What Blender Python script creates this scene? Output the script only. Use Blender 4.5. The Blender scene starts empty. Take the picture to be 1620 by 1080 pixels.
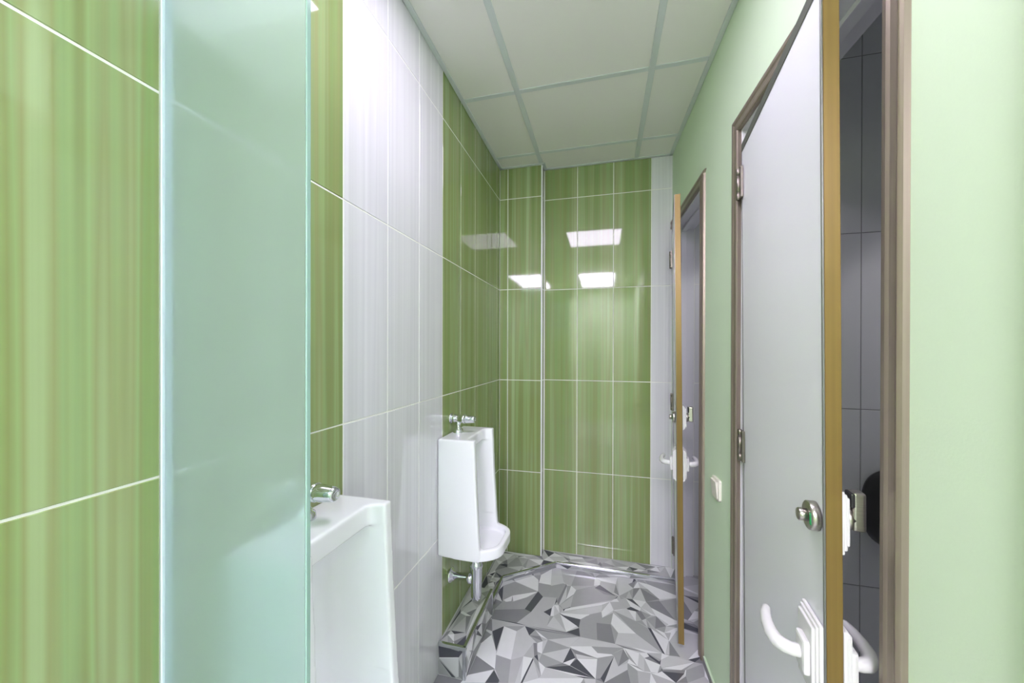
import bpy, bmesh, math, random
from mathutils import Vector, Matrix
from mathutils.geometry import delaunay_2d_cdt

SC = bpy.context.scene
COL = SC.collection
PI = math.pi

# ------------------------------------------------------------------ camera
CX, CZ = 0.6726, 1.372
FPX, YAW, PITCH, ROLL, CYPX = 571.77, 0.247, -0.0024, 0.00224, 554.63
fwd = Vector((-math.sin(YAW), math.cos(YAW), 0))
rgt = Vector((math.cos(YAW), math.sin(YAW), 0))
upv = Vector((0, 0, 1))
f2 = fwd * math.cos(PITCH) + upv * math.sin(PITCH)
u2 = upv * math.cos(PITCH) - fwd * math.sin(PITCH)
r3 = rgt * math.cos(ROLL) + u2 * math.sin(ROLL)
u3 = u2 * math.cos(ROLL) - rgt * math.sin(ROLL)
cam_data = bpy.data.cameras.new('camera')
cam = bpy.data.objects.new('camera', cam_data)
COL.objects.link(cam)
cam_data.sensor_width = 36
cam_data.lens = FPX / 1620 * 36
cam_data.shift_y = (CYPX - 540) / 1620
cam_data.clip_start = 0.02
M = Matrix.Identity(4)
for i in range(3):
    M[i][0], M[i][1], M[i][2] = r3[i], u3[i], -f2[i]
M[0][3], M[1][3], M[2][3] = CX, 0, CZ
cam.matrix_world = M
SC.camera = cam

# ------------------------------------------------------------------ world, light levels, exposure
world = bpy.data.worlds.new('world')
SC.world = world
world.use_nodes = True
world.node_tree.nodes['Background'].inputs[0].default_value = (0.75, 0.8, 0.9, 1)
world.node_tree.nodes['Background'].inputs[1].default_value = 0.25
PANEL_STRENGTH = (5.4, 26.5)   # panel ahead of the viewer, pair behind the viewer
PANEL_COLOUR = (1.0, 0.88, 1.12, 1)
SC.view_settings.view_transform = 'Standard'
SC.view_settings.look = 'None'
SC.view_settings.exposure = 1.28
SC.view_settings.gamma = 1
SC.view_settings.use_curve_mapping = False
SC.cycles.max_bounces = 16
SC.cycles.diffuse_bounces = 10
SC.cycles.glossy_bounces = 8
SC.cycles.transmission_bounces = 8
SC.cycles.transparent_max_bounces = 12
SC.cycles.sample_clamp_indirect = 6.0

# ------------------------------------------------------------------ room numbers
D1, D2, W, WR, H = 2.3257, 2.4033, 1.0846, 0.0354, 2.577
PHI = math.atan(WR)
MR = Matrix.Translation((W, D2, 0)) @ Matrix.Rotation(PHI, 4, 'Z')   # right wall: x into the wall, -y towards the camera
ZJ = [2.3724, 1.7724, 1.1724, 0.5724]
TW = 0.2051
PIERX = 0.287
BACK_Y = -2.6


# ------------------------------------------------------------------ materials
def lin(c):
    out = []
    for v in c[:3]:
        v = v / 255
        out.append(v / 12.92 if v <= 0.04045 else ((v + 0.055) / 1.055) ** 2.4)
    return (*out, 1)


def mat(name, rgb, rough=0.5, metal=0.0, spec=0.5, coat=0.0, bump=0.0, bscale=60.0, var=0.0):
    m = bpy.data.materials.new(name)
    m.use_nodes = True
    nt = m.node_tree
    b = nt.nodes['Principled BSDF']
    b.inputs['Base Color'].default_value = lin(rgb)
    b.inputs['Roughness'].default_value = rough
    b.inputs['Metallic'].default_value = metal
    b.inputs['Specular IOR Level'].default_value = spec
    b.inputs['Coat Weight'].default_value = coat
    if bump or var:
        tc = nt.nodes.new('ShaderNodeTexCoord')
        n = nt.nodes.new('ShaderNodeTexNoise')
        n.inputs['Scale'].default_value = bscale
        n.inputs['Detail'].default_value = 4
        nt.links.new(tc.outputs['Object'], n.inputs['Vector'])
        if bump:
            bp = nt.nodes.new('ShaderNodeBump')
            bp.inputs['Strength'].default_value = bump
            bp.inputs['Distance'].default_value = 0.002
            nt.links.new(n.outputs[0], bp.inputs['Height'])
            nt.links.new(bp.outputs[0], b.inputs['Normal'])
        if var:
            mx = nt.nodes.new('ShaderNodeMix')
            mx.data_type = 'RGBA'
            c = lin(rgb)
            mx.inputs[6].default_value = (*[v * (1 - var) for v in c[:3]], 1)
            mx.inputs[7].default_value = (*[min(1, v * (1 + var)) for v in c[:3]], 1)
            nt.links.new(n.outputs[0], mx.inputs[0])
            nt.links.new(mx.outputs[2], b.inputs['Base Color'])
    return m


def brushed(name, rgb, rough, metal, stretch):
    """metal with fine brush lines: noise stretched along one axis"""
    m = mat(name, rgb, rough, metal)
    nt = m.node_tree
    b = nt.nodes['Principled BSDF']
    tc = nt.nodes.new('ShaderNodeTexCoord')
    mp = nt.nodes.new('ShaderNodeMapping')
    mp.inputs['Scale'].default_value = stretch
    n = nt.nodes.new('ShaderNodeTexNoise')
    n.inputs['Scale'].default_value = 1.0
    n.inputs['Detail'].default_value = 3
    mx = nt.nodes.new('ShaderNodeMix')
    mx.data_type = 'RGBA'
    c = lin(rgb)
    mx.inputs[6].default_value = (*[v * 0.8 for v in c[:3]], 1)
    mx.inputs[7].default_value = (*[min(1, v * 1.2) for v in c[:3]], 1)
    nt.links.new(tc.outputs['Object'], mp.inputs['Vector'])
    nt.links.new(mp.outputs[0], n.inputs['Vector'])
    nt.links.new(n.outputs[0], mx.inputs[0])
    nt.links.new(mx.outputs[2], b.inputs['Base Color'])
    return m


def stripe_tile(name, axis, stops, fine, rough, wide=17.0, narrow=95.0):
    """glazed tile printed with vertical stripes: colours vary along one horizontal axis"""
    m = bpy.data.materials.new(name)
    m.use_nodes = True
    nt = m.node_tree
    b = nt.nodes['Principled BSDF']
    b.inputs['Roughness'].default_value = rough
    b.inputs['Specular IOR Level'].default_value = 0.75
    tc = nt.nodes.new('ShaderNodeTexCoord')

    def noise(su, sz, detail):
        mp = nt.nodes.new('ShaderNodeMapping')
        mp.inputs['Scale'].default_value = (su, 0.0, sz) if axis == 'x' else (0.0, su, sz)
        n = nt.nodes.new('ShaderNodeTexNoise')
        n.inputs['Scale'].default_value = 1.0
        n.inputs['Detail'].default_value = detail
        n.inputs['Roughness'].default_value = 0.6
        nt.links.new(tc.outputs['Object'], mp.inputs['Vector'])
        nt.links.new(mp.outputs[0], n.inputs['Vector'])
        return n
    n1 = noise(wide, 0.25, 2)
    n2 = noise(narrow, 0.15, 2)
    r = nt.nodes.new('ShaderNodeValToRGB')
    r.color_ramp.interpolation = 'LINEAR'
    els = r.color_ramp.elements
    els[0].position = stops[0][0]
    els[0].color = lin(stops[0][1])
    els[1].position = stops[-1][0]
    els[1].color = lin(stops[-1][1])
    for p, c in stops[1:-1]:
        e = els.new(p)
        e.color = lin(c)
    nt.links.new(n1.outputs[0], r.inputs[0])
    mr = nt.nodes.new('ShaderNodeMapRange')
    mr.inputs[1].default_value = 0.35
    mr.inputs[2].default_value = 0.65
    mr.inputs[3].default_value = 1 - fine
    mr.inputs[4].default_value = 1 + fine
    nt.links.new(n2.outputs[0], mr.inputs[0])
    mu = nt.nodes.new('ShaderNodeMix')
    mu.data_type = 'RGBA'
    mu.blend_type = 'MULTIPLY'
    mu.inputs[0].default_value = 1
    nt.links.new(r.outputs[0], mu.inputs[6])
    nt.links.new(mr.outputs[0], mu.inputs[7])
    nt.links.new(mu.outputs[2], b.inputs['Base Color'])
    return m


GREEN_STOPS = [(0.30, (130, 140, 85)), (0.40, (132, 154, 95)), (0.47, (137, 147, 94)), (0.54, (145, 166, 113)),
               (0.61, (145, 153, 104)), (0.70, (160, 177, 130))]
WHITE_STOPS = [(0.32, (212, 212, 216)), (0.45, (220, 220, 224)), (0.55, (214, 214, 219)), (0.68, (226, 226, 230))]
green_y = stripe_tile('green_tile_y', 'y', GREEN_STOPS, 0.04, 0.045)
green_x = stripe_tile('green_tile_x', 'x', GREEN_STOPS, 0.04, 0.045)
white_y = stripe_tile('white_tile_y', 'y', WHITE_STOPS, 0.025, 0.06)
white_x = stripe_tile('white_tile_x', 'x', WHITE_STOPS, 0.025, 0.06)
stall_tile = mat('stall_tile', (226, 226, 230), 0.15)
grout = mat('grout', (238, 238, 232), 0.8)
grey_grout = mat('grey_grout', (150, 150, 152), 0.8)
paint_green = mat('green_paint', (211, 230, 203), 0.55, spec=0.3, bump=0.12, bscale=220, var=0.015)
paint_white = mat('white_paint', (226, 228, 226), 0.7)
ceiling_mat = mat('ceiling_panel', (232, 230, 226), 0.22, spec=0.35)
grid_mat = mat('ceiling_grid', (205, 211, 211), 0.4)
chrome = mat('chrome', (225, 228, 232), 0.06, 1.0)
alu = mat('aluminium_trim', (205, 208, 212), 0.18, 1.0)
alu_matt = mat('matt_aluminium', (236, 236, 240), 0.4, 0.15)
ceramic = mat('white_ceramic', (240, 241, 245), 0.07, coat=0.4)
plastic = mat('white_plastic', (222, 222, 222), 0.25)
cream_plastic = mat('cream_plastic', (236, 233, 222), 0.3)
door_white = mat('door_laminate', (240, 240, 248), 0.3, bump=0.05, bscale=300)
lining_white = mat('frame_lining', (216, 216, 220), 0.4)
champagne = brushed('champagne_frame', (152, 140, 128), 0.38, 0.55, (160, 160, 1.2))
gold = brushed('gold_edge_band', (128, 105, 54), 0.36, 0.35, (120, 120, 1.5))
grey_metal = mat('grey_edge_profile', (130, 130, 128), 0.35, 0.7)
nickel = brushed('brushed_nickel', (188, 184, 176), 0.3, 1.0, (30, 30, 500))
dark_plastic = mat('dark_plastic', (40, 40, 40), 0.35)
black = mat('black_plastic', (14, 14, 15), 0.35)
green_sign = mat('green_indicator', (30, 160, 90), 0.4)
hinge_mat = mat('hinge_steel', (136, 130, 122), 0.35, 1.0)
silicone = mat('silicone', (200, 218, 226), 0.5)
glass_edge_mat = mat('glass_edge', (150, 184, 174), 0.12, coat=0.5)
SHADES = {'W': (232, 232, 236), 'L': (204, 204, 208), 'G': (188, 188, 192), 'M': (166, 166, 170), 'D': (138, 138, 143), 'K': (84, 86, 94)}
SHADE_ORDER = ['W', 'L', 'G', 'M', 'D', 'K']
FLOORM = [mat('floor_print_' + n, SHADES[k], 0.2, spec=0.4, var=0.05, bscale=30)
          for k, n in zip(SHADE_ORDER, ('white', 'light', 'pale', 'mid', 'dark', 'charcoal'))]


def frosted():
    m = bpy.data.materials.new('frosted_glass')
    m.use_nodes = True
    nt = m.node_tree
    b = nt.nodes['Principled BSDF']
    b.inputs['Base Color'].default_value = lin((226, 238, 238))
    b.inputs['Roughness'].default_value = 0.33
    b.inputs['Transmission Weight'].default_value = 1.0
    b.inputs['IOR'].default_value = 1.12
    d = nt.nodes.new('ShaderNodeBsdfPrincipled')
    d.inputs['Base Color'].default_value = lin((178, 191, 193))
    d.inputs['Roughness'].default_value = 0.3
    t = nt.nodes.new('ShaderNodeBsdfTransparent')
    t.inputs[0].default_value = lin((216, 240, 230))
    m1 = nt.nodes.new('ShaderNodeMixShader')
    m1.inputs[0].default_value = 0.33
    m2 = nt.nodes.new('ShaderNodeMixShader')
    m2.inputs[0].default_value = 0.26
    nt.links.new(b.outputs[0], m1.inputs[1])
    nt.links.new(d.outputs[0], m1.inputs[2])
    nt.links.new(m1.outputs[0], m2.inputs[1])
    nt.links.new(t.outputs[0], m2.inputs[2])
    nt.links.new(m2.outputs[0], nt.nodes['Material Output'].inputs[0])
    return m


frosted_glass = frosted()


def emitter(name, strength):
    m = bpy.data.materials.new(name)
    m.use_nodes = True
    nt = m.node_tree
    e = nt.nodes.new('ShaderNodeEmission')
    e.inputs[0].default_value = PANEL_COLOUR
    e.inputs[1].default_value = strength
    nt.links.new(e.outputs[0], nt.nodes['Material Output'].inputs[0])
    return m


diffuser_front = emitter('lit_diffuser_front', PANEL_STRENGTH[0])
diffuser_rear = emitter('lit_diffuser_rear', PANEL_STRENGTH[1])


# ------------------------------------------------------------------ mesh helpers
class MB:
    def __init__(self, *mats):
        self.bm = bmesh.new()
        self.mats = list(mats)

    def _take(self, tmp, mi, mx=None, smooth=False):
        if mx is not None:
            bmesh.ops.transform(tmp, matrix=mx, verts=tmp.verts)
        vm = {}
        for v in tmp.verts:
            vm[v] = self.bm.verts.new(v.co)
        for f in tmp.faces:
            try:
                g = self.bm.faces.new([vm[v] for v in f.verts])
                g.material_index = mi
                g.smooth = smooth
            except ValueError:
                pass
        tmp.free()
        return self

    def box(self, lo, hi, bevel=0.0, mi=0, seg=2, mx=None):
        t = bmesh.new()
        c = [(a + b) / 2 for a, b in zip(lo, hi)]
        s = [abs(b - a) for a, b in zip(lo, hi)]
        bmesh.ops.create_cube(t, size=1, matrix=Matrix.Translation(c) @ Matrix.Diagonal((*s, 1)))
        if bevel:
            bmesh.ops.bevel(t, geom=t.edges[:], offset=min(bevel, min(s) * 0.45), segments=seg, profile=0.6, affect='EDGES')
        return self._take(t, mi, mx, smooth=False)

    def quad(self, pts, mi=0):
        f = self.bm.faces.new([self.bm.verts.new(p) for p in pts])
        f.material_index = mi
        return f

    def rings(self, rings, mi=0, cap=True, smooth=True):
        vs = [[self.bm.verts.new(p) for p in r] for r in rings]
        n = len(vs[0])
        for a, b in zip(vs, vs[1:]):
            for i in range(n):
                f = self.bm.faces.new((a[i], a[(i + 1) % n], b[(i + 1) % n], b[i]))
                f.material_index = mi
                f.smooth = smooth
        if cap:
            for r in (list(reversed(vs[0])), vs[-1]):
                f = self.bm.faces.new(r)
                f.material_index = mi
        return self

    def lathe(self, origin, axis, prof, seg=28, mi=0):
        """prof: list of (distance along axis, radius)"""
        a = Vector(axis).normalized()
        q = a.orthogonal().normalized()
        w = a.cross(q)
        o = Vector(origin)
        rs = []
        for d, r in prof:
            rs.append([o + a * d + (q * math.cos(2 * PI * i / seg) + w * math.sin(2 * PI * i / seg)) * max(r, 1e-4) for i in range(seg)])
        return self.rings(rs, mi)

    def tube(self, path, radii, seg=16, mi=0, flat=1.0, flat_dir=(0, 0, 1)):
        pts = [Vector(p) for p in path]
        rs = []
        for i, p in enumerate(pts):
            t = (pts[min(i + 1, len(pts) - 1)] - pts[max(i - 1, 0)]).normalized()
            fd = Vector(flat_dir)
            q = (fd - t * fd.dot(t)).normalized()
            w = t.cross(q)
            r = radii[i] if isinstance(radii, (list, tuple)) else radii
            rs.append([p + q * math.cos(2 * PI * k / seg) * r * flat + w * math.sin(2 * PI * k / seg) * r for k in range(seg)])
        return self.rings(rs, mi)

    def prism(self, poly, lo, hi, plane='xz', mi=0, bevel=0.0, seg=3):
        """extrude a 2-D outline; plane names the axes the outline lies in"""
        t = bmesh.new()

        def p3(p, d):
            return {'xz': (p[0], d, p[1]), 'xy': (p[0], p[1], d), 'yz': (d, p[0], p[1])}[plane]
        a = [t.verts.new(p3(p, lo)) for p in poly]
        b = [t.verts.new(p3(p, hi)) for p in poly]
        t.faces.new(a)
        t.faces.new(list(reversed(b)))
        n = len(poly)
        for i in range(n):
            t.faces.new((a[i], b[i], b[(i + 1) % n], a[(i + 1) % n]))
        bmesh.ops.recalc_face_normals(t, faces=t.faces[:])
        if bevel:
            bmesh.ops.bevel(t, geom=t.edges[:], offset=bevel, segments=seg, profile=0.6, affect='EDGES', clamp_overlap=True)
        return self._take(t, mi)

    def mesh(self, name, recalc=True):
        if recalc:
            bmesh.ops.recalc_face_normals(self.bm, faces=self.bm.faces[:])
        me = bpy.data.meshes.new(name)
        self.bm.to_mesh(me)
        self.bm.free()
        for m in self.mats:
            me.materials.append(m)
        return me

    def build(self, name, parent=None, mw=None, recalc=True):
        o = bpy.data.objects.new(name, self.mesh(name, recalc))
        COL.objects.link(o)
        if parent is not None:
            o.parent = parent
        if mw is not None:
            if parent is not None:
                o.matrix_local = mw
            else:
                o.matrix_world = mw
        return o


def empty(name, loc=(0, 0, 0), mw=None):
    o = bpy.data.objects.new(name, None)
    COL.objects.link(o)
    o.empty_display_size = 0.1
    if mw is not None:
        o.matrix_world = mw
    else:
        o.location = loc
    return o


def tag(o, label, cat, group=None, kind=None):
    o['label'] = label
    o['category'] = cat
    if group:
        o['group'] = group
    if kind:
        o['kind'] = kind
    return o


def struct(o, label, cat):
    return tag(o, label, cat, kind='structure')


def copy_tree(o, parent=None):
    c = o.copy()
    COL.objects.link(c)
    c.parent = parent
    for ch in list(o.children):
        copy_tree(ch, c)
    return c


# ------------------------------------------------------------------ tiled walls
def tiles(mb, O, U, N, uj, zj, pick, gap=0.0018, ch=0.0012, seed=1, grout_mi=0):
    """tiles laid on a vertical face: O origin, U horizontal unit vector, N face normal; joints at uj (along U) and zj (heights)"""
    rnd = random.Random(seed)
    O, U, N = Vector(O), Vector(U), Vector(N)
    Z = Vector((0, 0, 1))

    def pt(u, z, d):
        return O + U * u + Z * z + N * d
    mb.quad([pt(uj[0], zj[0], -0.0013), pt(uj[-1], zj[0], -0.0013), pt(uj[-1], zj[-1], -0.0013), pt(uj[0], zj[-1], -0.0013)], grout_mi)
    for i in range(len(uj) - 1):
        for j in range(len(zj) - 1):
            u0, u1, z0, z1 = uj[i] + gap, uj[i + 1] - gap, zj[j] + gap, zj[j + 1] - gap
            if u1 - u0 < 0.004 or z1 - z0 < 0.004:
                continue
            mi = pick((uj[i] + uj[i + 1]) / 2, (zj[j] + zj[j + 1]) / 2)
            tu, tz = rnd.uniform(-1, 1) * 0.0014, rnd.uniform(-1, 1) * 0.0008
            uc, zc = (u0 + u1) / 2, (z0 + z1) / 2

            def d(u, z, base):
                return base + (u - uc) * tu + (z - zc) * tz
            o4 = [(u0, z0), (u1, z0), (u1, z1), (u0, z1)]
            i4 = [(u0 + ch, z0 + ch), (u1 - ch, z0 + ch), (u1 - ch, z1 - ch), (u0 + ch, z1 - ch)]
            ov = [mb.bm.verts.new(pt(u, z, d(u, z, -0.0016))) for u, z in o4]
            iv = [mb.bm.verts.new(pt(u, z, d(u, z, 0.0))) for u, z in i4]
            f = mb.bm.faces.new(iv)
            f.material_index = mi
            for k in range(4):
                f = mb.bm.faces.new((ov[k], ov[(k + 1) % 4], iv[(k + 1) % 4], iv[k]))
                f.material_index = mi


def joints(lo, hi, anchor, step):
    k0 = math.ceil((lo - anchor) / step + 0.02)
    out = [lo]
    k = k0
    while anchor + k * step < hi - 0.004:
        out.append(anchor + k * step)
        k += 1
    return out + [hi]


ZJS = [0.0] + sorted(ZJ) + [H]

# left wall: green, three white columns, green
mb = MB(grout, green_y, white_y)
Y3 = 1.4409


def pick_left(u, z):
    return 2 if Y3 - 3 * TW < u < Y3 else 1


uj = joints(BACK_Y, D1, Y3, TW)
tiles(mb, (0, 0, 0), (0, 1, 0), (1, 0, 0), uj, ZJS, pick_left, seed=4)
mb.box((-0.1, BACK_Y, 0), (-0.0035, D2 + 0.1, H))
struct(mb.build('wall_left', recalc=False), 'glossy striped tile wall, green with a white band, behind the urinals', 'wall')

# pier in the far left corner
mb = MB(grout, green_x, green_y)
tiles(mb, (0, D1, 0), (1, 0, 0), (0, -1, 0), [0.0, 0.056, PIERX - 0.004], ZJS, lambda u, z: 1, seed=7)
tiles(mb, (PIERX, 0, 0), (0, 1, 0), (1, 0, 0), [D1 + 0.004, D2], ZJS, lambda u, z: 2, seed=8)
mb.box((0, D1 + 0.0035, 0), (PIERX - 0.0035, D2, H))
struct(mb.build('wall_pier', recalc=False), 'green tiled pier boxed out in the far left corner', 'wall')
mb = MB(alu_matt)
mb.box((PIERX - 0.008, D1 - 0.002, 0.028), (PIERX + 0.002, D1 + 0.008, H - 0.004), 0.002)
struct(mb.build('trim_1'), 'bright metal corner strip down the edge of the tiled pier', 'trim')

# far wall
mb = MB(grout, green_x, white_x)
tiles(mb, (0, D2, 0), (1, 0, 0), (0, -1, 0), [PIERX + 0.004, 0.507, 0.735, 0.963, W + 0.004] + [W + 0.125 + 0.205 * k for k in range(5)], ZJS,
      lambda u, z: 1 if u < 0.963 else 2, seed=12)
mb.box((-0.1, D2 + 0.0035, 0), (2.2, D2 + 0.1, H))
struct(mb.build('wall_far', recalc=False), 'green glossy tiled end wall with a white column at its right edge', 'wall')

# back wall behind the camera
mb = MB(paint_green)
mb.box((-0.1, BACK_Y - 0.1, 0), (2.2, BACK_Y, H))
struct(mb.build('wall_back'), 'pale green painted wall behind the viewer', 'wall')


# ------------------------------------------------------------------ right wall with three door openings (local frame MR)
WT = 0.12
HEAD = 2.112
N_A, N_B = -1.037, -1.652       # near opening (far jamb, near jamb)
F_A, F_B = -0.012, -0.612       # far opening
T_A, T_B = -1.92, -2.55         # third opening beside the viewer
mb = MB(paint_green)
END = BACK_Y - D2 - 0.1
for y1, y0, z0 in ((0.0, F_A, 0), (F_B, N_A, 0), (N_B, T_A, 0), (T_B, END, 0), (F_A, F_B, HEAD), (N_A, N_B, HEAD), (T_A, T_B, HEAD)):
    mb.box((0, y0, z0), (WT, y1, H))
struct(mb.build('wall_right', mw=MR), 'smooth pale green painted wall with the cubicle doors', 'wall')

mb = MB(grey_grout, paint_green)
for y1, y0 in ((F_B - 0.056, N_A + 0.058), (N_B - 0.056, T_A + 0.06), (T_B - 0.06, END)):
    mb.box((-0.009, y0, 0.0), (0.0, y1, 0.03), 0.001, 0)
    mb.box((-0.0085, y0, 0.03), (0.0, y1, 0.037), 0.002, 1)
struct(mb.build('baseboard_right', mw=MR), 'low grey skirting strip with a pale green top edge', 'baseboard')

# cubicle interiors
mb = MB(grey_grout, stall_tile)
for y, n, s in ((1.48, -1, 21), (1.60, 1, 22), (0.50, 1, 23)):
    tiles(mb, (0, y, 0), (1, 0, 0), (0, n, 0), joints(1.23, 2.1, 1.522, 0.205), ZJS, lambda u, z: 1, seed=s, gap=0.001)
mb.box((1.22, 1.4835, 0), (2.1, 1.5965, H))
mb.box((1.23, 0.42, 0), (2.1, 0.4965, H))
struct(mb.build('wall_partition', recalc=False), 'white tiled partition seen through the gap of the near cubicle door', 'wall')
mb = MB(grey_grout, stall_tile)
tiles(mb, (2.1, 0, 0), (0, 1, 0), (-1, 0, 0), joints(0.42, D2, 1.6, 0.205), ZJS, lambda u, z: 1, seed=25, gap=0.001)
mb.box((2.1035, 0.42, 0), (2.2, D2, H))
struct(mb.build('wall_stall_rear', recalc=False), 'white tiled rear wall of the cubicles', 'wall')


# ------------------------------------------------------------------ floor printed with shards
def inside(p, poly):
    x, y = p
    r = False
    n = len(poly)
    for i in range(n):
        x0, y0 = poly[i]
        x1, y1 = poly[(i + 1) % n]
        if (y0 > y) != (y1 > y) and x < (x1 - x0) * (y - y0) / (y1 - y0) + x0:
            r = not r
    return r


def shards(boundary, polys, extra, seed, weights='LLLGGGMMMDWWK'):
    """triangulate an outline with fixed shards inside it; returns (2-D points, faces, shade index)"""
    rnd = random.Random(seed)
    pts, edges = [], []

    def add(loop):
        s = len(pts)
        pts.extend(Vector(p) for p in loop)
        edges.extend((s + i, s + (i + 1) % len(loop)) for i in range(len(loop)))
    add(boundary)
    for sh, pl in polys:
        add(pl)
    pts.extend(Vector(p) for p in extra if inside(p, boundary) and not any(inside(p, pl) for sh, pl in polys))
    V, E, F, *_ = delaunay_2d_cdt(pts, edges, [], 0, 1e-5)
    faces, shade = [], []
    for f in F:
        c = sum((V[i] for i in f), Vector((0, 0))) / len(f)
        if not inside(c, boundary):
            continue
        k = None
        for sh, pl in polys:
            if inside(c, pl):
                k = sh
        if k is None:
            k = rnd.choice(weights)
        faces.append(f)
        shade.append(SHADE_ORDER.index(k))
    return V, faces, shade


def shard_points(x0, x1, y0, y1, n, seed):
    rnd = random.Random(seed)
    out = []
    cell = math.sqrt((x1 - x0) * (y1 - y0) / max(n, 1)) * 1.35      # jittered grid, so that no large hole is left
    nx, ny = max(1, round((x1 - x0) / cell)), max(1, round((y1 - y0) / cell))
    for k in range(nx * ny):
        cx = x0 + (x1 - x0) * ((k % nx) + rnd.random()) / nx
        cy = y0 + (y1 - y0) * ((k // nx) + rnd.random()) / ny
        out.append((cx, cy))
        if rnd.random() < 0.45:
            for _ in range(rnd.randint(1, 3)):
                out.append((cx + rnd.gauss(0, 0.025), cy + rnd.gauss(0, 0.025)))
    return [p for p in out if x0 < p[0] < x1 and y0 < p[1] < y1]


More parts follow.
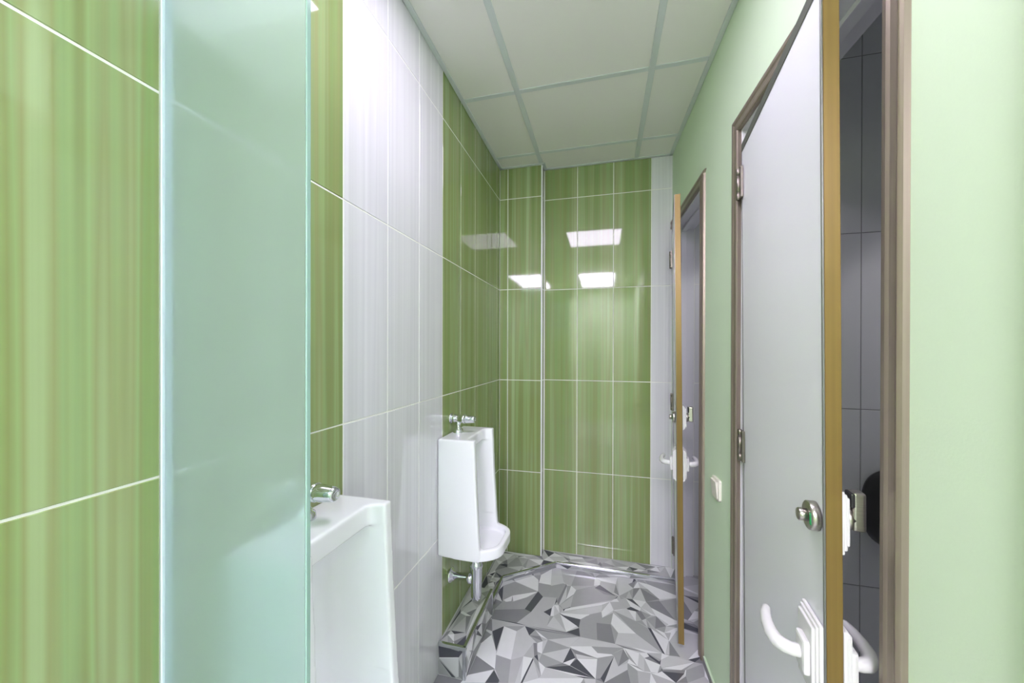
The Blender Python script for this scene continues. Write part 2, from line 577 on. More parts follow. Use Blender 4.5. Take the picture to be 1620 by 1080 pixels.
# outlines of the printed shards on the floor, traced on the floor plane (metres)
TRACED = [
    ('W', [(0.169, 2.082), (0.266, 2.160), (0.302, 2.128), (0.317, 2.030)]),
    ('W', [(0.309, 2.179), (0.365, 2.255), (0.380, 2.100), (0.309, 2.102)]),
    ('M', [(0.113, 2.024), (0.170, 2.078), (0.314, 2.027), (0.185, 1.956), (0.157, 1.900), (0.144, 1.894)]),
    ('W', [(0.185, 1.956), (0.317, 2.026), (0.265, 1.962), (0.201, 1.912)]),
    ('K', [(0.316, 2.023), (0.352, 1.989), (0.310, 1.858), (0.274, 1.871)]),
    ('D', [(0.118, 1.826), (0.274, 1.871), (0.310, 1.858), (0.255, 1.766), (0.124, 1.762)]),
    ('M', [(0.158, 1.898), (0.198, 1.908), (0.265, 1.962), (0.313, 2.015), (0.274, 1.871), (0.118, 1.826)]),
    ('W', [(0.145, 1.908), (0.185, 1.956), (0.190, 1.913), (0.167, 1.900)]),
    ('G', [(0.255, 1.766), (0.310, 1.858), (0.374, 1.875), (0.412, 1.854), (0.405, 1.782), (0.316, 1.759)]),
    ('D', [(0.432, 1.968), (0.466, 2.130), (0.473, 2.116), (0.444, 1.944)]),
    ('W', [(0.412, 1.854), (0.422, 1.939), (0.429, 1.858)]),
    ('G', [(0.352, 1.989), (0.428, 2.001), (0.412, 1.916), (0.374, 1.875), (0.310, 1.858)]),
    ('M', [(0.310, 2.097), (0.380, 2.100), (0.421, 1.999), (0.352, 1.989), (0.318, 2.026)]),
    ('L', [(0.365, 2.255), (0.412, 2.303), (0.451, 2.141), (0.380, 2.100)]),
    ('M', [(0.381, 2.092), (0.451, 2.134), (0.428, 2.001)]),
    ('W', [(0.496, 2.122), (0.527, 2.092), (0.516, 2.052), (0.479, 2.000)]),
    ('G', [(0.453, 1.946), (0.517, 2.045), (0.507, 1.947), (0.470, 1.918)]),
    ('M', [(0.527, 2.092), (0.624, 2.154), (0.758, 2.100), (0.735, 2.066), (0.507, 1.941), (0.516, 2.052)]),
    ('D', [(0.629, 2.137), (0.744, 2.096), (0.681, 2.094)]),
    ('K', [(0.629, 2.137), (0.657, 2.171), (0.744, 2.096)]),
    ('W', [(0.482, 1.924), (0.721, 2.048), (0.668, 2.001), (0.475, 1.905)]),
    ('L', [(0.463, 1.894), (0.672, 2.002), (0.668, 1.950), (0.564, 1.880), (0.511, 1.897)]),
    ('W', [(0.455, 1.889), (0.562, 1.904), (0.609, 1.916), (0.564, 1.869), (0.478, 1.877)]),
    ('K', [(0.461, 1.878), (0.564, 1.869), (0.551, 1.819)]),
    ('W', [(0.668, 1.950), (0.712, 2.039), (0.730, 1.978), (0.672, 1.908)]),
    ('W', [(0.712, 2.039), (0.748, 2.076), (0.761, 2.052)]),
    ('M', [(0.609, 1.916), (0.668, 1.950), (0.672, 1.908), (0.727, 1.959), (0.713, 1.872), (0.747, 1.825), (0.730, 1.753), (0.571, 1.754), (0.560, 1.810)]),
    ('D', [(0.644, 1.865), (0.713, 1.872), (0.730, 1.753), (0.649, 1.758)]),
    ('K', [(0.502, 1.768), (0.561, 1.810), (0.569, 1.756)]),
    ('W', [(0.727, 1.956), (0.830, 1.841), (0.747, 1.825), (0.715, 1.878)]),
    ('M', [(0.732, 1.973), (0.837, 1.926), (0.830, 1.841)]),
    ('W', [(0.798, 2.089), (0.871, 2.027), (0.820, 2.027)]),
    ('K', [(0.797, 2.008), (0.865, 2.006), (0.843, 1.998), (0.805, 2.001)]),
    ('D', [(0.843, 1.998), (0.869, 2.008), (0.889, 1.957), (0.867, 1.940)]),
    ('W', [(0.871, 2.034), (0.941, 1.989), (0.916, 1.989)]),
    ('L', [(0.747, 1.825), (0.830, 1.841), (0.935, 1.752), (0.730, 1.753)]),
    ('M', [(0.834, 1.891), (0.889, 1.894), (0.936, 1.762), (0.830, 1.841)]),
    ('K', [(0.890, 1.897), (0.905, 1.893), (0.948, 1.747), (0.938, 1.753)]),
    ('W', [(0.925, 1.898), (0.965, 1.881), (0.977, 1.836)]),
    ('G', [(0.979, 1.832), (1.135, 1.908), (1.126, 1.849), (1.041, 1.743), (0.973, 1.753)]),
    ('D', [(0.979, 1.832), (1.011, 1.749), (0.966, 1.751)]),
    ('K', [(1.060, 1.978), (1.148, 1.944), (1.143, 1.921), (1.052, 1.936)]),
    ('K', [(1.110, 2.197), (1.196, 2.163), (1.190, 2.139)]),
    ('W', [(1.041, 1.743), (1.124, 1.844), (1.108, 1.778)]),
    ('D', [(0.903, 2.088), (0.975, 2.113), (0.924, 2.047)]),
    ('L', [(0.833, 2.091), (0.883, 2.202), (0.903, 2.088)]),
    ('D', [(0.883, 2.202), (0.977, 2.128), (0.903, 2.088)]),
    ('W', [(0.627, 2.235), (0.720, 2.259), (0.748, 2.202), (0.662, 2.211)]),
    ('G', [(0.662, 2.208), (0.748, 2.202), (0.736, 2.123), (0.657, 2.171)]),
    ('L', [(0.760, 2.269), (0.858, 2.294), (0.820, 2.159), (0.763, 2.101)]),
    ('D', [(1.098, 2.173), (1.131, 2.025), (1.094, 1.998), (1.066, 2.009)]),
    ('W', [(1.143, 2.078), (1.169, 2.035), (1.094, 1.998)]),
    ('W', [(0.874, 2.258), (0.929, 2.248), (0.924, 2.201)]),
    ('D', [(0.819, 2.220), (0.865, 2.263), (0.845, 2.188)]),
    ('G', [(0.770, 2.075), (0.793, 2.088), (0.820, 2.027), (0.797, 2.008), (0.732, 1.979)]),
    ('W', [(0.994, 1.943), (1.032, 1.982), (1.027, 1.952), (0.980, 1.928)]),
    ('W', [(0.965, 1.881), (1.026, 1.929), (1.022, 1.906), (0.996, 1.889)]),
    ('D', [(0.124, 1.762), (0.126, 1.761), (0.934, 1.751), (0.933, 1.751)]),
    ('W', [(0.124, 1.604), (0.155, 1.663), (0.209, 1.558), (0.224, 1.491), (0.125, 1.532)]),
    ('K', [(0.152, 1.684), (0.199, 1.729), (0.204, 1.576)]),
    ('W', [(0.199, 1.729), (0.267, 1.713), (0.280, 1.549), (0.209, 1.558), (0.207, 1.615)]),
    ('L', [(0.267, 1.713), (0.300, 1.755), (0.330, 1.580), (0.280, 1.549)]),
    ('D', [(0.125, 1.532), (0.225, 1.487), (0.123, 1.432)]),
    ('M', [(0.209, 1.558), (0.280, 1.549), (0.297, 1.438), (0.262, 1.436), (0.225, 1.487)]),
    ('W', [(0.123, 1.432), (0.219, 1.481), (0.204, 1.415), (0.123, 1.394)]),
    ('K', [(0.223, 1.482), (0.257, 1.442), (0.257, 1.428), (0.204, 1.415)]),
    ('G', [(0.280, 1.549), (0.330, 1.580), (0.324, 1.445), (0.297, 1.438)]),
    ('K', [(0.372, 1.581), (0.377, 1.574), (0.354, 1.453), (0.346, 1.451)]),
    ('D', [(0.332, 1.703), (0.384, 1.711), (0.400, 1.684)]),
    ('W', [(0.353, 1.744), (0.422, 1.700), (0.384, 1.711)]),
    ('W', [(0.379, 1.669), (0.408, 1.614), (0.384, 1.621)]),
    ('D', [(0.360, 1.664), (0.375, 1.668), (0.390, 1.604), (0.377, 1.592)]),
    ('W', [(0.526, 1.686), (0.624, 1.711), (0.652, 1.680), (0.651, 1.653), (0.554, 1.665)]),
    ('D', [(0.530, 1.678), (0.651, 1.651), (0.555, 1.651)]),
    ('M', [(0.624, 1.711), (0.770, 1.739), (0.713, 1.689), (0.652, 1.680)]),
    ('W', [(0.770, 1.739), (0.835, 1.727), (0.821, 1.652)]),
    ('D', [(0.766, 1.733), (0.788, 1.683), (0.740, 1.631)]),
    ('W', [(0.854, 1.704), (0.901, 1.639), (0.874, 1.636)]),
    ('W', [(0.922, 1.669), (1.067, 1.736), (1.001, 1.679)]),
    ('L', [(0.925, 1.713), (0.965, 1.746), (1.067, 1.736), (0.922, 1.671)]),
    ('D', [(0.924, 1.661), (1.018, 1.683), (1.011, 1.665), (0.920, 1.652)]),
    ('K', [(0.868, 1.736), (0.917, 1.702), (0.918, 1.685), (0.877, 1.719)]),
    ('K', [(0.564, 1.626), (0.646, 1.545), (0.535, 1.586)]),
    ('W', [(0.505, 1.589), (0.557, 1.629), (0.535, 1.583)]),
    ('W', [(0.433, 1.549), (0.635, 1.547), (0.465, 1.532)]),
    ('W', [(0.400, 1.571), (0.433, 1.549), (0.423, 1.504)]),
    ('M', [(0.651, 1.648), (0.717, 1.683), (0.666, 1.554)]),
    ('L', [(0.724, 1.680), (0.740, 1.631), (0.778, 1.624), (0.680, 1.536)]),
    ('W', [(0.780, 1.659), (0.847, 1.633), (0.873, 1.632), (0.819, 1.630)]),
    ('D', [(0.968, 1.609), (1.015, 1.651), (1.015, 1.621)]),
    ('M', [(1.022, 1.684), (1.100, 1.736), (1.091, 1.671), (1.012, 1.650)]),
    ('L', [(0.423, 1.501), (0.433, 1.549), (0.598, 1.537), (0.414, 1.490)]),
]
mb = MB(*FLOORM)
FB = [(-0.1, BACK_Y - 0.1), (2.2, BACK_Y - 0.1), (2.2, D2 + 0.1), (-0.1, D2 + 0.1)]
TP = [p for s, pl in TRACED for p in pl]
ex = [p for p in shard_points(-0.1, 2.2, BACK_Y, D2 + 0.1, 1500, 5) if not (0.1 < p[0] < 1.1 and 1.40 < p[1] < 2.27)]
V, F, S = shards(FB, TRACED, ex, 9)
vs = [mb.bm.verts.new((v[0], v[1], 0)) for v in V]
for f, s in zip(F, S):
    try:
        g = mb.bm.faces.new([vs[i] for i in f])
        g.material_index = s
    except ValueError:
        pass
mb.box((-0.1, BACK_Y - 0.1, -0.1), (2.2, D2 + 0.1, -0.002), mi=2)
struct(mb.build('floor'), 'floor printed with grey, white and charcoal angular shards', 'floor')


def shard_face(mb, O, U, Vv, outline, n, seed, polys=()):
    """shard-printed facing on a flat outline given in (u, v) metres"""
    O, U, Vv = Vector(O), Vector(U), Vector(Vv)
    xs = [p[0] for p in outline]
    ys = [p[1] for p in outline]
    ex = shard_points(min(xs), max(xs), min(ys), max(ys), n, seed)
    V, F, S = shards(outline, list(polys), ex, seed, 'LLGGMMMDDWWK')
    vs = [mb.bm.verts.new(O + U * v[0] + Vv * v[1]) for v in V]
    for f, s in zip(F, S):
        try:
            g = mb.bm.faces.new([vs[i] for i in f])
            g.material_index = s
        except ValueError:
            pass


# plinth: raised box under the far urinal
BX, BY0, BY1, BZ = 0.121, 1.402, 1.785, 0.134
root = struct(empty('trim_2', (0, BY0, 0)), 'raised tiled pipe box with bright metal edges under the far urinal', 'plinth')
mb = MB(*FLOORM)
L = BY1 - BY0
shard_face(mb, (0.001, 0, BZ), (1, 0, 0), (0, 1, 0), [(0, 0), (BX - 0.001, 0), (BX - 0.001, L), (0, L)], 22, 31)
shard_face(mb, (0, 0, 0), (1, 0, 0), (0, 0, 1), [(0.001, 0), (BX, 0), (BX, BZ), (0.001, BZ)], 0, 36,
           [('K', [(0.002, 0.124), (0.093, 0.118), (0.093, 0.092), (0.006, 0.074)]), ('L', [(0.006, 0.070), (0.093, 0.090), (0.093, 0.012), (0.082, 0.006)]),
            ('K', [(0.004, 0.064), (0.080, 0.004), (0.062, 0.004)]), ('M', [(0.003, 0.058), (0.058, 0.004), (0.003, 0.004)])])
shard_face(mb, (BX, 0, 0), (0, 1, 0), (0, 0, 1), [(0, 0), (L, 0), (L, BZ), (0, BZ)], 16, 33)
shard_face(mb, (0, L, 0), (1, 0, 0), (0, 0, 1), [(0.001, 0), (BX, 0), (BX, BZ), (0.001, BZ)], 2, 34)
mb.build('tiled_box', root, recalc=False)
for nm, lo, hi in (('edge_trim', (0.001, -0.003, BZ - 0.012), (BX + 0.003, 0.012, BZ + 0.003)),
                   ('edge_trim', (BX - 0.012, 0.0, BZ - 0.012), (BX + 0.003, L + 0.002, BZ + 0.003)),
                   ('edge_trim', (BX - 0.012, -0.003, 0.001), (BX + 0.003, 0.012, BZ - 0.012)),
                   ('edge_trim', (BX - 0.012, L - 0.012, 0.03), (BX + 0.003, L + 0.003, BZ - 0.012))):
    m2 = MB(alu)
    m2.box(lo, hi, 0.003, 0, 3)
    m2.build(nm, root)

# low kerb round the far end of the floor
root = struct(empty('trim_3', (0, BY1, 0)), 'low shard-printed kerb with metal edging along the far wall', 'kerb')
KZ = 0.032
KB = [(0.0, BY1), (0.102, BY1), (0.102, 2.055), (0.39, 2.275), (W + 0.02, 2.279), (W + 0.02, D2 - 0.001), (PIERX + 0.003, D2 - 0.001), (PIERX + 0.003, D1 - 0.003), (0.0, D1 - 0.003)]
mb = MB(*FLOORM)
shard_face(mb, (0, -BY1, KZ), (1, 0, 0), (0, 1, 0), KB, 300, 41)
for i, (a, b) in enumerate(zip(KB[1:4], KB[2:5])):
    a, b = Vector((*a, 0)), Vector((*b, 0))
    shard_face(mb, a - Vector((0, BY1, 0)), (b - a).normalized(), (0, 0, 1), [(0, 0), ((b - a).length, 0), ((b - a).length, KZ), (0, KZ)], 8, 50 + i)
mb.build('tiled_kerb', root, recalc=False)
for a, b in zip(KB[1:4], KB[2:5]):
    a, b = Vector((*a, 0)), Vector((*b, 0))
    dv = (b - a)
    mx = Matrix.Translation(a - Vector((0, BY1, 0))) @ Matrix.Rotation(math.atan2(dv.y, dv.x), 4, 'Z')
    m2 = MB(alu)
    m2.box((0.0, -0.003, KZ - 0.009), (dv.length, 0.011, KZ + 0.003), 0.0025, 0, 3, mx)
    m2.build('edge_trim', root)

# ------------------------------------------------------------------ ceiling
root = struct(empty('ceiling', (0, 0, H)), 'suspended ceiling of pale glossy panels in a grey metal grid', 'ceiling')
XS = [0.0, 0.281, 0.872, 1.27]
YS = [-2.6, -2.25, -1.65, -1.05, -0.7, -0.1, 0.5, 1.10, 1.645, 2.187, 2.42]
LIGHT_CELLS = {(1, 5 + 1), (1, 1), (1, 2)}
bars = []
for i in range(3):
    for j in range(len(YS) - 1):
        if (i, j) in LIGHT_CELLS:
            continue
        if i == 0 and j == 9:
            y1 = D1
        else:
            y1 = YS[j + 1]
        m2 = MB(ceiling_mat)
        m2.box((XS[i] + 0.001, YS[j] + 0.001, 0), (XS[i + 1] - 0.001, y1 - 0.001, 0.015))
        m2.build('ceiling_panel', root)
for x in XS[1:3]:
    m2 = MB(grid_mat)
    m2.box((x - 0.013, BACK_Y, -0.004), (x + 0.013, D2 if x > 0.5 else D1, 0.001), 0.001, 0, 1)
    m2.build('grid_bar', root)
for j, y in enumerate(YS[1:-1]):
    for i in range(3):
        m2 = MB(grid_mat)
        xe = min(XS[i + 1], W + WR * (D2 - y) - 0.001)
        m2.box((XS[i] + 0.013, y - 0.012, -0.003), (xe - 0.013, y + 0.012, 0.001), 0.001, 0, 1)
        m2.build('grid_bar', root)


def angle_run(a, b, wdt=0.02):
    a, b = Vector((*a, 0)), Vector((*b, 0))
    dv = b - a
    mx = Matrix.Translation(a) @ Matrix.Rotation(math.atan2(dv.y, dv.x), 4, 'Z')
    m2 = MB(grid_mat)
    m2.box((0, 0, -0.006), (dv.length, wdt, 0.0), 0.001, 0, 1, mx)
    m2.build('wall_angle', root)


angle_run((0.001, D1), (0.001, BACK_Y))                       # along the left wall
angle_run((PIERX, D1 - 0.001), (0.0, D1 - 0.001))
angle_run((PIERX + 0.001, D2), (PIERX + 0.001, D1 - 0.02))
angle_run((W, D2 - 0.001), (PIERX, D2 - 0.001))
angle_run((W - 0.001 + WR * (D2 - BACK_Y), BACK_Y), (W - 0.001, D2))
mb = MB(paint_white)
mb.box((1.2, 0.4, -0.02), (2.2, D2 + 0.1, 0.06))
mb.box((-0.1, BACK_Y - 0.1, 0.02), (1.4, D2 + 0.1, 0.1))
mb.build('ceiling_slab', root)


def ceiling_light(y0, y1, label):
    r = tag(empty('ceiling_light', (0.5765, (y0 + y1) / 2, H - 0.003)), label, 'ceiling light', 'lit square panels in the ceiling grid')
    hx, hy = 0.282, (y1 - y0) / 2 - 0.013
    m2 = MB(plastic)
    for lo, hi in (((-hx, -hy, 0), (hx, -hy + 0.012, 0.012)), ((-hx, hy - 0.012, 0), (hx, hy, 0.012)),
                   ((-hx, -hy + 0.012, 0), (-hx + 0.012, hy - 0.012, 0.012)), ((hx - 0.012, -hy + 0.012, 0), (hx, hy - 0.012, 0.012))):
        m2.box(lo, hi)
    m2.build('frame', r)
    m2 = MB(diffuser_front if y0 > 0 else diffuser_rear)
    m2.box((-hx + 0.012, -hy + 0.012, 0.003), (hx - 0.012, hy - 0.012, 0.009))
    m2.build('diffuser', r)


ceiling_light(0.5, 1.10, 'lit white ceiling panel in front of the viewer, mirrored highest in the far green tiles')
ceiling_light(-1.65, -1.05, 'lit white ceiling panel behind the viewer, nearer of the pair')
ceiling_light(-2.25, -1.65, 'lit white ceiling panel behind the viewer, beside the back wall')



def added_downlight(x, y, label, watts, cone):
    """spot added in a cubicle ceiling; its fitting is assumed"""
    r = tag(empty('added_downlight', (x, y, H - 0.02)), label, 'added_downlight', 'spots added in the cubicle ceilings')
    m2 = MB(plastic)
    m2.lathe((0, 0, 0), (0, 0, -1), [(0.0, 0.03), (0.0, 0.045), (0.004, 0.044), (0.005, 0.036), (0.001, 0.03)], 32)
    m2.build('ring', r)
    ld = bpy.data.lights.new('lamp', 'SPOT')  # unseen lamp, added to light the lower cubicle wall
    ld.energy = watts
    ld.color = (1.0, 0.97, 0.99)
    ld.spot_size = math.radians(cone)
    ld.spot_blend = 0.25
    ld.shadow_soft_size = 0.03
    lo = bpy.data.objects.new('lamp', ld)
    COL.objects.link(lo)
    lo.parent = r
    lo.location = (0, 0, -0.012)


added_downlight(1.75, 1.02, 'small recessed spot added to light the near cubicle, fitting assumed', 6.5, 66)
added_downlight(1.62, 1.98, 'small recessed spot added to light the far cubicle, fitting assumed', 7, 84)

# ------------------------------------------------------------------ frosted glass divider
GY = 0.418
root = tag(empty('glass_divider', (0, GY, 0.0)), 'tall frosted greenish glass divider fixed to the tiled wall before the near urinal', 'glass divider')
mb = MB(frosted_glass)
mb.box((0.004, 0, 0.13), (0.2695, 0.008, 2.1))
mb.build('glass_panel', root)
mb = MB(glass_edge_mat)
mb.box((0.2697, 0.0003, 0.13), (0.2722, 0.0077, 2.1), 0.001, 0, 2)
o = mb.build('polished_edge', root)
mb = MB(silicone)
mb.box((0.0005, -0.004, 0.1), (0.004, 0.012, 2.1), 0.001, 0, 2)
mb.build('silicone_bead', root)
mb = MB(alu)
mb.box((0.06, -0.006, 0.0), (0.085, 0.014, 0.13), 0.002)
mb.build('floor_foot', root)
mb = MB(alu)
mb.box((0.2, -0.006, 0.0), (0.225, 0.014, 0.13), 0.002)
mb.build('floor_foot', root)


# ------------------------------------------------------------------ urinals
def rounded(pts, r, n=5):
    """round the corners of a 2-D outline"""
    out = []
    m = len(pts)
    for i in range(m):
        p, a, b = Vector(pts[i]), Vector(pts[i - 1]), Vector(pts[(i + 1) % m])
        u, v = (a - p), (b - p)
        rr = min(r, u.length * 0.45, v.length * 0.45)
        u.normalize()
        v.normalize()
        s, e = p + u * rr, p + v * rr
        for k in range(n + 1):
            t = k / n
            out.append(tuple((s * (1 - t) ** 2 + p * 2 * t * (1 - t) + e * t * t)))
    return out


def urinal_mesh():
    def ob(mb):
        o = bpy.data.objects.new('tmp', mb.mesh('tmp'))
        COL.objects.link(o)
        return o
    Z0, Z1 = 0.504, 0.998
    body = MB()
    body.prism([(0.0, Z0 + 0.004), (0.0, Z1), (0.160, Z1), (0.168, 0.80), (0.180, 0.60), (0.184, 0.55), (0.182, Z0), (0.1, Z0 - 0.002)], -0.14, 0.14, 'xz')
    body = ob(body)
    lip = MB()
    lip.prism(rounded([(0.05, -0.139), (0.185, -0.139), (0.262, -0.085), (0.266, 0.085), (0.185, 0.139), (0.05, 0.139)], 0.045), Z0 - 0.002, 0.548, 'xy')
    lip = ob(lip)
    cav = MB()        # tall recess between the wings
    cav.prism(rounded([(0.035, -0.07), (0.10, -0.108), (0.4, -0.122), (0.4, 0.122), (0.10, 0.108), (0.035, 0.07)], 0.05), 0.556, 0.947, 'xy')
    cav = ob(cav)
    notch = MB()      # front of the top shelf steps back between the wings
    notch.prism(rounded([(0.122, -0.104), (0.16, -0.112), (0.3, -0.13), (0.3, 0.13), (0.16, 0.112), (0.122, 0.104)], 0.02), 0.90, 1.1, 'xy')
    notch = ob(notch)
    bowl = MB()       # hollow of the basin
    bowl.prism(rounded([(0.04, -0.07), (0.10, -0.108), (0.175, -0.117), (0.240, -0.076), (0.243, 0.076), (0.175, 0.117), (0.10, 0.108), (0.04, 0.07)], 0.04), 0.520, 0.60, 'xy')
    bowl = ob(bowl)

    def boolean(o, other, op):
        m = o.modifiers.new('b', 'BOOLEAN')
        m.operation = op
        m.object = other
        m.solver = 'EXACT'
    boolean(body, lip, 'UNION')
    boolean(body, cav, 'DIFFERENCE')
    boolean(body, notch, 'DIFFERENCE')
    boolean(body, bowl, 'DIFFERENCE')
    m = body.modifiers.new('r', 'REMESH')
    m.mode = 'VOXEL'
    m.voxel_size = 0.003
    m = body.modifiers.new('s', 'SMOOTH')
    m.factor = 0.5
    m.iterations = 14
    dg = bpy.context.evaluated_depsgraph_get()
    me = bpy.data.meshes.new_from_object(body.evaluated_get(dg))
    me.name = 'bowl'
    for o in (body, lip, cav, notch, bowl):
        bpy.data.objects.remove(o)
    for p in me.polygons:
        p.use_smooth = True
    me.materials.clear()
    me.materials.append(ceramic)
    return me


def make_urinal(yc):
    root = empty('urinal', (0, yc, 0.5))
    o = bpy.data.objects.new('bowl', urinal_mesh())
    COL.objects.link(o)
    o.parent = root
    o.location = (0.0025, 0, -0.5)
    ax = 1.060 - 0.5
    mb = MB(chrome)     # flush valve body with its down pipe
    mb.lathe((0.006, 0, ax), (1, 0, 0), [(0, 0.0135), (0.004, 0.0135), (0.006, 0.0195), (0.016, 0.0195), (0.018, 0.0185), (0.050, 0.0185), (0.052, 0.0205), (0.062, 0.0205), (0.064, 0.018), (0.065, 0.0)])
    mb.lathe((0.036, 0, ax - 0.012), (0, 0, -1), [(0, 0.0125), (0.01, 0.0125), (0.014, 0.009), (0.022, 0.009), (0.026, 0.014), (0.031, 0.015), (0.036, 0.0215), (0.049, 0.0235), (0.0505, 0.0235)])
    o = mb.build('flush_valve', root)
    mb = MB(chrome)
    mb.lathe((0.066, 0, ax), (1, 0, 0), [(0, 0.0165), (0.003, 0.0192), (0.012, 0.0192), (0.043, 0.0162), (0.050, 0.0145), (0.0515, 0.010), (0.048, 0.009), (0.048, 0.0)])
    mb.build('push_button', o)
    mb = MB(chrome)
    mb.lathe((0.0005, 0, ax), (1, 0, 0), [(0, 0.024), (0.003, 0.024), (0.006, 0.019), (0.007, 0.014)])
    mb.build('wall_flange', o)
    tz = -0.5
    mb = MB(chrome)     # bottle trap
    mb.lathe((0.124, 0.0, 0.006), (0, 0, -1), [(0, 0.029), (0.012, 0.029), (0.015, 0.025), (0.036, 0.025), (0.039, 0.030), (0.064, 0.030), (0.067, 0.025), (0.080, 0.025), (0.083, 0.029),
               (0.104, 0.029), (0.108, 0.027), (0.165, 0.0265), (0.172, 0.0245), (0.236, 0.0235), (0.246, 0.0205), (0.2485, 0.0)])
    o = mb.build('bottle_trap', root)
    mb = MB(chrome)
    mb.lathe((0.115, 0.0, 0.345 + tz), (-1, 0, 0), [(0, 0.0165), (0.008, 0.0165), (0.010, 0.0225), (0.034, 0.0225), (0.036, 0.0165), (0.1125, 0.0165)])
    mb.build('outlet_pipe', o)
    mb = MB(chrome)
    mb.lathe((0.0005, 0.0, 0.345 + tz), (1, 0, 0), [(0, 0.034), (0.003, 0.034), (0.008, 0.029), (0.014, 0.022), (0.02, 0.0175)])
    mb.build('wall_flange', o)
    return root


u1 = tag(make_urinal(1.530), 'far white ceramic urinal above the raised tiled box', 'urinal', 'wall-hung urinals')
u2 = copy_tree(u1)
u2.location = (0, 0.660, 0.5)
tag(u2, 'near white ceramic urinal partly behind the frosted glass', 'urinal', 'wall-hung urinals')


# ------------------------------------------------------------------ doors
def casing_profile(mb, p0, p1, across, out, w=0.055, t=0.014, m0=0, m1=0):
    """moulded metal casing from p0 to p1; across = direction away from the opening; m0/m1 = mitre at the ends"""
    p0, p1, across, out = Vector(p0), Vector(p1), Vector(across), Vector(out)
    prof = [(0, 0), (0, t * 0.75), (0.004, t), (0.012, t * 1.02), (0.018, t * 0.86), (0.03, t * 0.8), (0.036, t * 1.0), (w - 0.008, t * 0.95), (w - 0.002, t * 0.6), (w, 0)]
    dr = (p1 - p0).normalized()
    r0, r1 = [], []
    for a, h in prof:
        r0.append(p0 + across * a + out * h - dr * (a * m0))
        r1.append(p1 + across * a + out * h + dr * (a * m1))
    mb.rings([r0, r1], smooth=False)


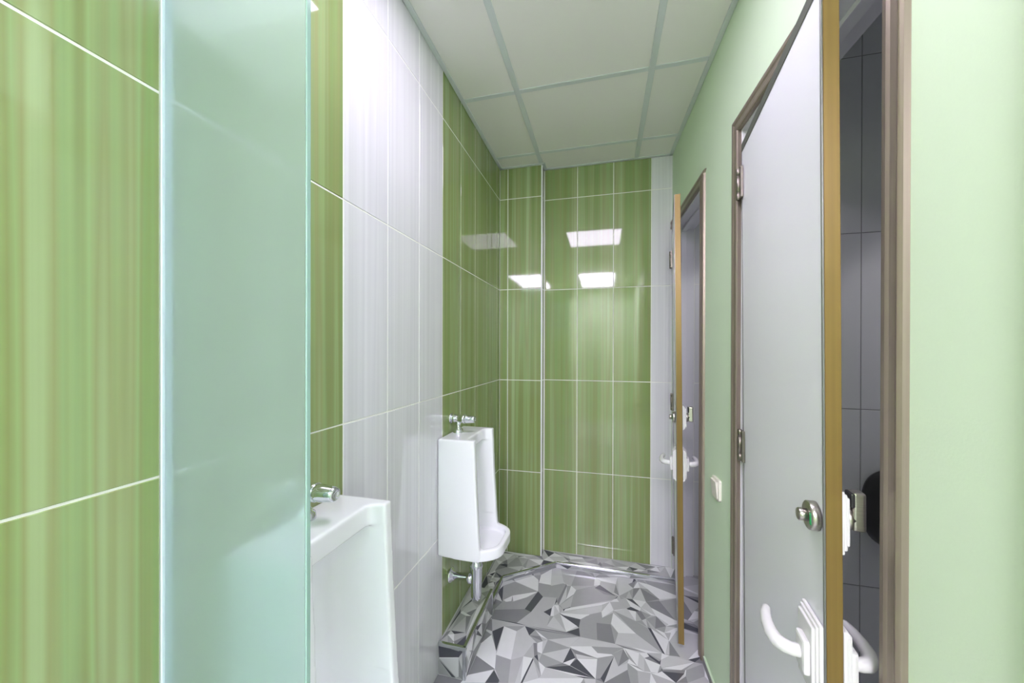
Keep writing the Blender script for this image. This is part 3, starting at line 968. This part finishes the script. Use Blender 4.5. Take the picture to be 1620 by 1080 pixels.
def door_set(name, label, yA, yB, hinge, ang, wd, top, lean, lever_z, lock_z, cas_far=0.055, shut=False):
    """door_n: frame fixed in the wall and a leaf with its edge band, hinges, levers and lock"""
    wo = yA - yB
    root = struct(empty(name, mw=MR @ Matrix.Translation((0, yA, 0))), label, 'door')
    out = Vector((-1, 0, 0))
    mb = MB(champagne)
    if cas_far > 0.03:
        casing_profile(mb, (0, 0, 0.0), (0, 0, HEAD), (0, 1, 0), out, w=cas_far, m1=1)
    casing_profile(mb, (0, -wo, 0.0), (0, -wo, HEAD), (0, -1, 0), out, w=0.042, m1=1.3)
    casing_profile(mb, (0, 0, HEAD), (0, -wo, HEAD), (0, 0, 1), out, m0=1 if cas_far > 0.03 else 0, m1=1)
    fr = mb.build('frame', root)
    mb = MB(lining_white)
    for lo, hi in (((0.0, -0.006, 0), (WT, 0.004, HEAD)), ((0.0, -wo - 0.004, 0), (WT, -wo + 0.006, HEAD)), ((0.0, -wo + 0.006, HEAD - 0.008), (WT, -0.006, HEAD + 0.004)),
                   ((0.045, -0.018, 0), (0.075, -0.006, HEAD - 0.008)), ((0.045, -wo + 0.006, 0), (0.075, -wo + 0.018, HEAD - 0.008)), ((0.045, -wo + 0.018, HEAD - 0.022), (0.075, -0.018, HEAD - 0.008))):
        mb.box(lo, hi, 0.001, 0, 1)
    mb.build('frame_lining', fr)
    # leaf: origin at the bottom of the hinge side, -y to the free edge, +x = inner face
    T = 0.027
    hl = (MR @ Matrix.Translation((0, yA, 0))).inverted() @ Vector((*hinge, 0))
    base = 0.024
    ml = Matrix.Translation((hl.x, hl.y, base)) @ Matrix.Rotation(-(math.radians(ang) + PHI), 4, 'Z')
    if lean:
        mid = Matrix.Translation((T / 2, 0, 1.03))
        ml = ml @ mid @ Matrix.Rotation(-lean, 4, 'Y') @ mid.inverted()
    ht = top - base
    e = 0.0035
    mb = MB(door_white)
    mb.box((0.0008, -wd + e, 0.0), (T - 0.0008, 0.0, ht - e), 0.0008, 0, 1)
    leaf = mb.build('door_leaf', root, ml)
    mb = MB(gold)
    mb.box((0.0025, -wd - 0.0006, 0.0005), (T - 0.0008, -wd + e, ht - 0.001), 0.0006, 0, 1)
    mb.build('edge_band', leaf)['label'] = 'gold edge band'
    mb = MB(grey_metal)
    mb.box((-0.0012, -wd - 0.0012, 0.0), (0.0025, -wd + 0.0026, ht), 0.0007, 0, 1)
    mb.box((-0.0012, -wd + 0.0026, ht - 0.024), (T, 0.0, ht + 0.001), 0.0007, 0, 1)
    mb.box((-0.0012, -0.003, 0.0), (0.0006, 0.0006, ht - 0.024), 0.0004, 0, 1)
    mb.build('edge_profile', leaf)
    for hz in (1.92, 1.06, 0.19):
        z = hz - base
        mb = MB(hinge_mat)
        kx, ky = -0.009, 0.006
        mb.lathe((kx, ky, z - 0.052), (0, 0, 1), [(0, 0.0045), (0.002, 0.0068), (0.022, 0.0068), (0.0225, 0.0058), (0.024, 0.0058), (0.0245, 0.0068), (0.078, 0.0068), (0.0785, 0.0058), (0.080, 0.0058), (0.0805, 0.0068), (0.102, 0.0068), (0.104, 0.0045)], 18)
        mb.box((kx + 0.001, ky - 0.0275, z - 0.05), (-0.0002, ky - 0.003, z + 0.05), 0.0005, 0, 1)
        mb.box((kx - 0.001, ky - 0.003, z - 0.05), (kx + 0.001, ky + 0.018, z + 0.05), 0.0005, 0, 1)
        mb.build('hinge', leaf)
    # furniture on both faces; s = outward direction of the face
    yl = -wd + 0.0415
    yr = yl + (-0.0085 if name == 'door_1' else 0.0)
    for s, x0 in ((-1, 0.0), (1, T)):
        zc = lever_z - base

        def slab(mb, d0, d1, hy, hz, bev=0.0025, cy=yl, cz=zc, mi=0):
            a, b = x0 + s * d0, x0 + s * d1
            mb.box((min(a, b), cy - hy, cz - hz), (max(a, b), cy + hy, cz + hz), bev, mi, 2)
        mb = MB(plastic)
        slab(mb, 0.0002, 0.007, 0.041, 0.072)
        slab(mb, 0.0065, 0.011, 0.037, 0.067)
        slab(mb, 0.0105, 0.016, 0.033, 0.061)
        pl = mb.build('handle_plate', leaf)
        mb = MB(plastic)
        slab(mb, 0.0155, 0.027, 0.021, 0.031, 0.006, cy=yr)
        path = [(x0 + s * d, yr + a, zc + dz) for a, d, dz in ((0, 0.022, 0), (0, 0.038, 0), (0.004, 0.048, 0), (0.013, 0.057, 0.0), (0.03, 0.062, 0.001), (0.055, 0.063, 0.003), (0.08, 0.060, 0.005), (0.100, 0.054, 0.007), (0.106, 0.051, 0.008))]
        mb.tube(path, [0.0115, 0.0115, 0.0122, 0.0125, 0.012, 0.0108, 0.0095, 0.0082, 0.0045], 18)
        mb.build('lever_handle', leaf)
        zk = lock_z - base
        if s < 0:
            yk = -wd + 0.0315
            mb = MB(nickel, green_sign)
            mb.lathe((x0, yk, zk), (s, 0, 0), [(0.0, 0.026), (0.0125, 0.026), (0.014, 0.0245), (0.014, 0.0)], 32)
            mb.lathe((x0 + s * 0.014, yk, zk), (s, 0, 0), [(0.0, 0.0115), (0.013, 0.0115), (0.0145, 0.0102), (0.0145, 0.0)], 24)
            mb.build('indicator_lock', leaf)
            mb = MB(green_sign)
            mb.box((x0 - 0.0148, yk - 0.019, zk - 0.012), (x0 - 0.0138, yk - 0.0125, zk + 0.010), 0.0003, 0, 1)
            mb.build('indicator_window', leaf)['label'] = 'green vacant indicator'
        else:
            mb = MB(plastic)
            slab(mb, 0.0002, 0.007, 0.032, 0.056, cz=zk)
            slab(mb, 0.0065, 0.012, 0.029, 0.050, cz=zk)
            slab(mb, 0.0115, 0.017, 0.025, 0.043, cz=zk)
            mb.build('lock_plate', leaf)
            mb = MB(nickel, dark_plastic)
            mb.lathe((x0 + 0.016, yl, zk), (1, 0, 0), [(0, 0.021), (0.007, 0.021), (0.008, 0.02), (0.008, 0.012), (0.018, 0.012)], 24)
            mb.box((x0 + 0.026, yl - 0.012, zk - 0.020), (x0 + 0.046, yl + 0.012, zk + 0.050), 0.005, 0, 3)
            mb.box((x0 + 0.023, yl - 0.0125, zk + 0.022), (x0 + 0.03, yl + 0.0125, zk + 0.0485), 0.003, 1, 2)
            mb.build('thumb_turn', leaf)
    return root


door_set('door_1', 'near white cubicle door ajar, with gold edge and green vacant indicator', N_A, N_B, (1.120, 1.335), 6.6, 0.583, 2.046, 0.0085, 0.808, 1.066)
door_set('door_2', 'far white cubicle door ajar, seen edge-on beside the end wall', F_A, F_B, (1.085, 2.357), 8.75, 0.566, 2.09, math.radians(0.62), 0.842, 1.060, cas_far=0.012)
door_set('door_3', 'closed white door just out of frame beside the viewer', T_A, T_B, tuple((MR @ Vector((0.012, T_A - 0.008, 0)))[:2]), -math.degrees(PHI), 0.612, 2.09, 0.0, 0.862, 1.07)

# ------------------------------------------------------------------ light switch on the right wall
root = tag(empty('light_switch', mw=MR @ Matrix.Translation((0, 1.58 - D2, 0.828))), 'small cream rocker light switch on the green wall between the doors', 'light switch')
mb = MB(cream_plastic)
mb.prism(rounded([(-0.041, -0.041), (0.041, -0.041), (0.041, 0.041), (-0.041, 0.041)], 0.012), -0.0105, -0.0002, 'yz', 0, 0.003, 3)
mb.build('switch_plate', root)
mb = MB(cream_plastic)
mb.prism([(-0.0125, -0.032), (-0.016, 0.0), (-0.0195, 0.032), (-0.009, 0.032), (-0.009, -0.032)], -0.03, 0.03, 'xz', 0, 0.002, 2)
mb.build('rocker', root)

# ------------------------------------------------------------------ black dispenser on the cubicle partition
root = tag(empty('paper_dispenser', (1.655, 1.478, 0.85)), 'round black paper dispenser on the cubicle partition behind the near door', 'paper dispenser')
mb = MB(black)
oc = rounded([(-0.135, -0.132), (0.135, -0.132), (0.135, 0.132), (-0.135, 0.132)], 0.1, 10)
mb.rings([[(x * k, -d, z * k) for x, z in oc] for d, k in ((0.0, 0.96), (0.015, 1.0), (0.085, 1.0), (0.105, 0.97), (0.113, 0.9))], 0)
mb.build('cover', root)
mb = MB(dark_plastic)
mb.lathe((0, -0.1115, 0), (0, -1, 0), [(0, 0.06), (0.003, 0.058), (0.0035, 0.0)], 32)
mb.build('window', root)
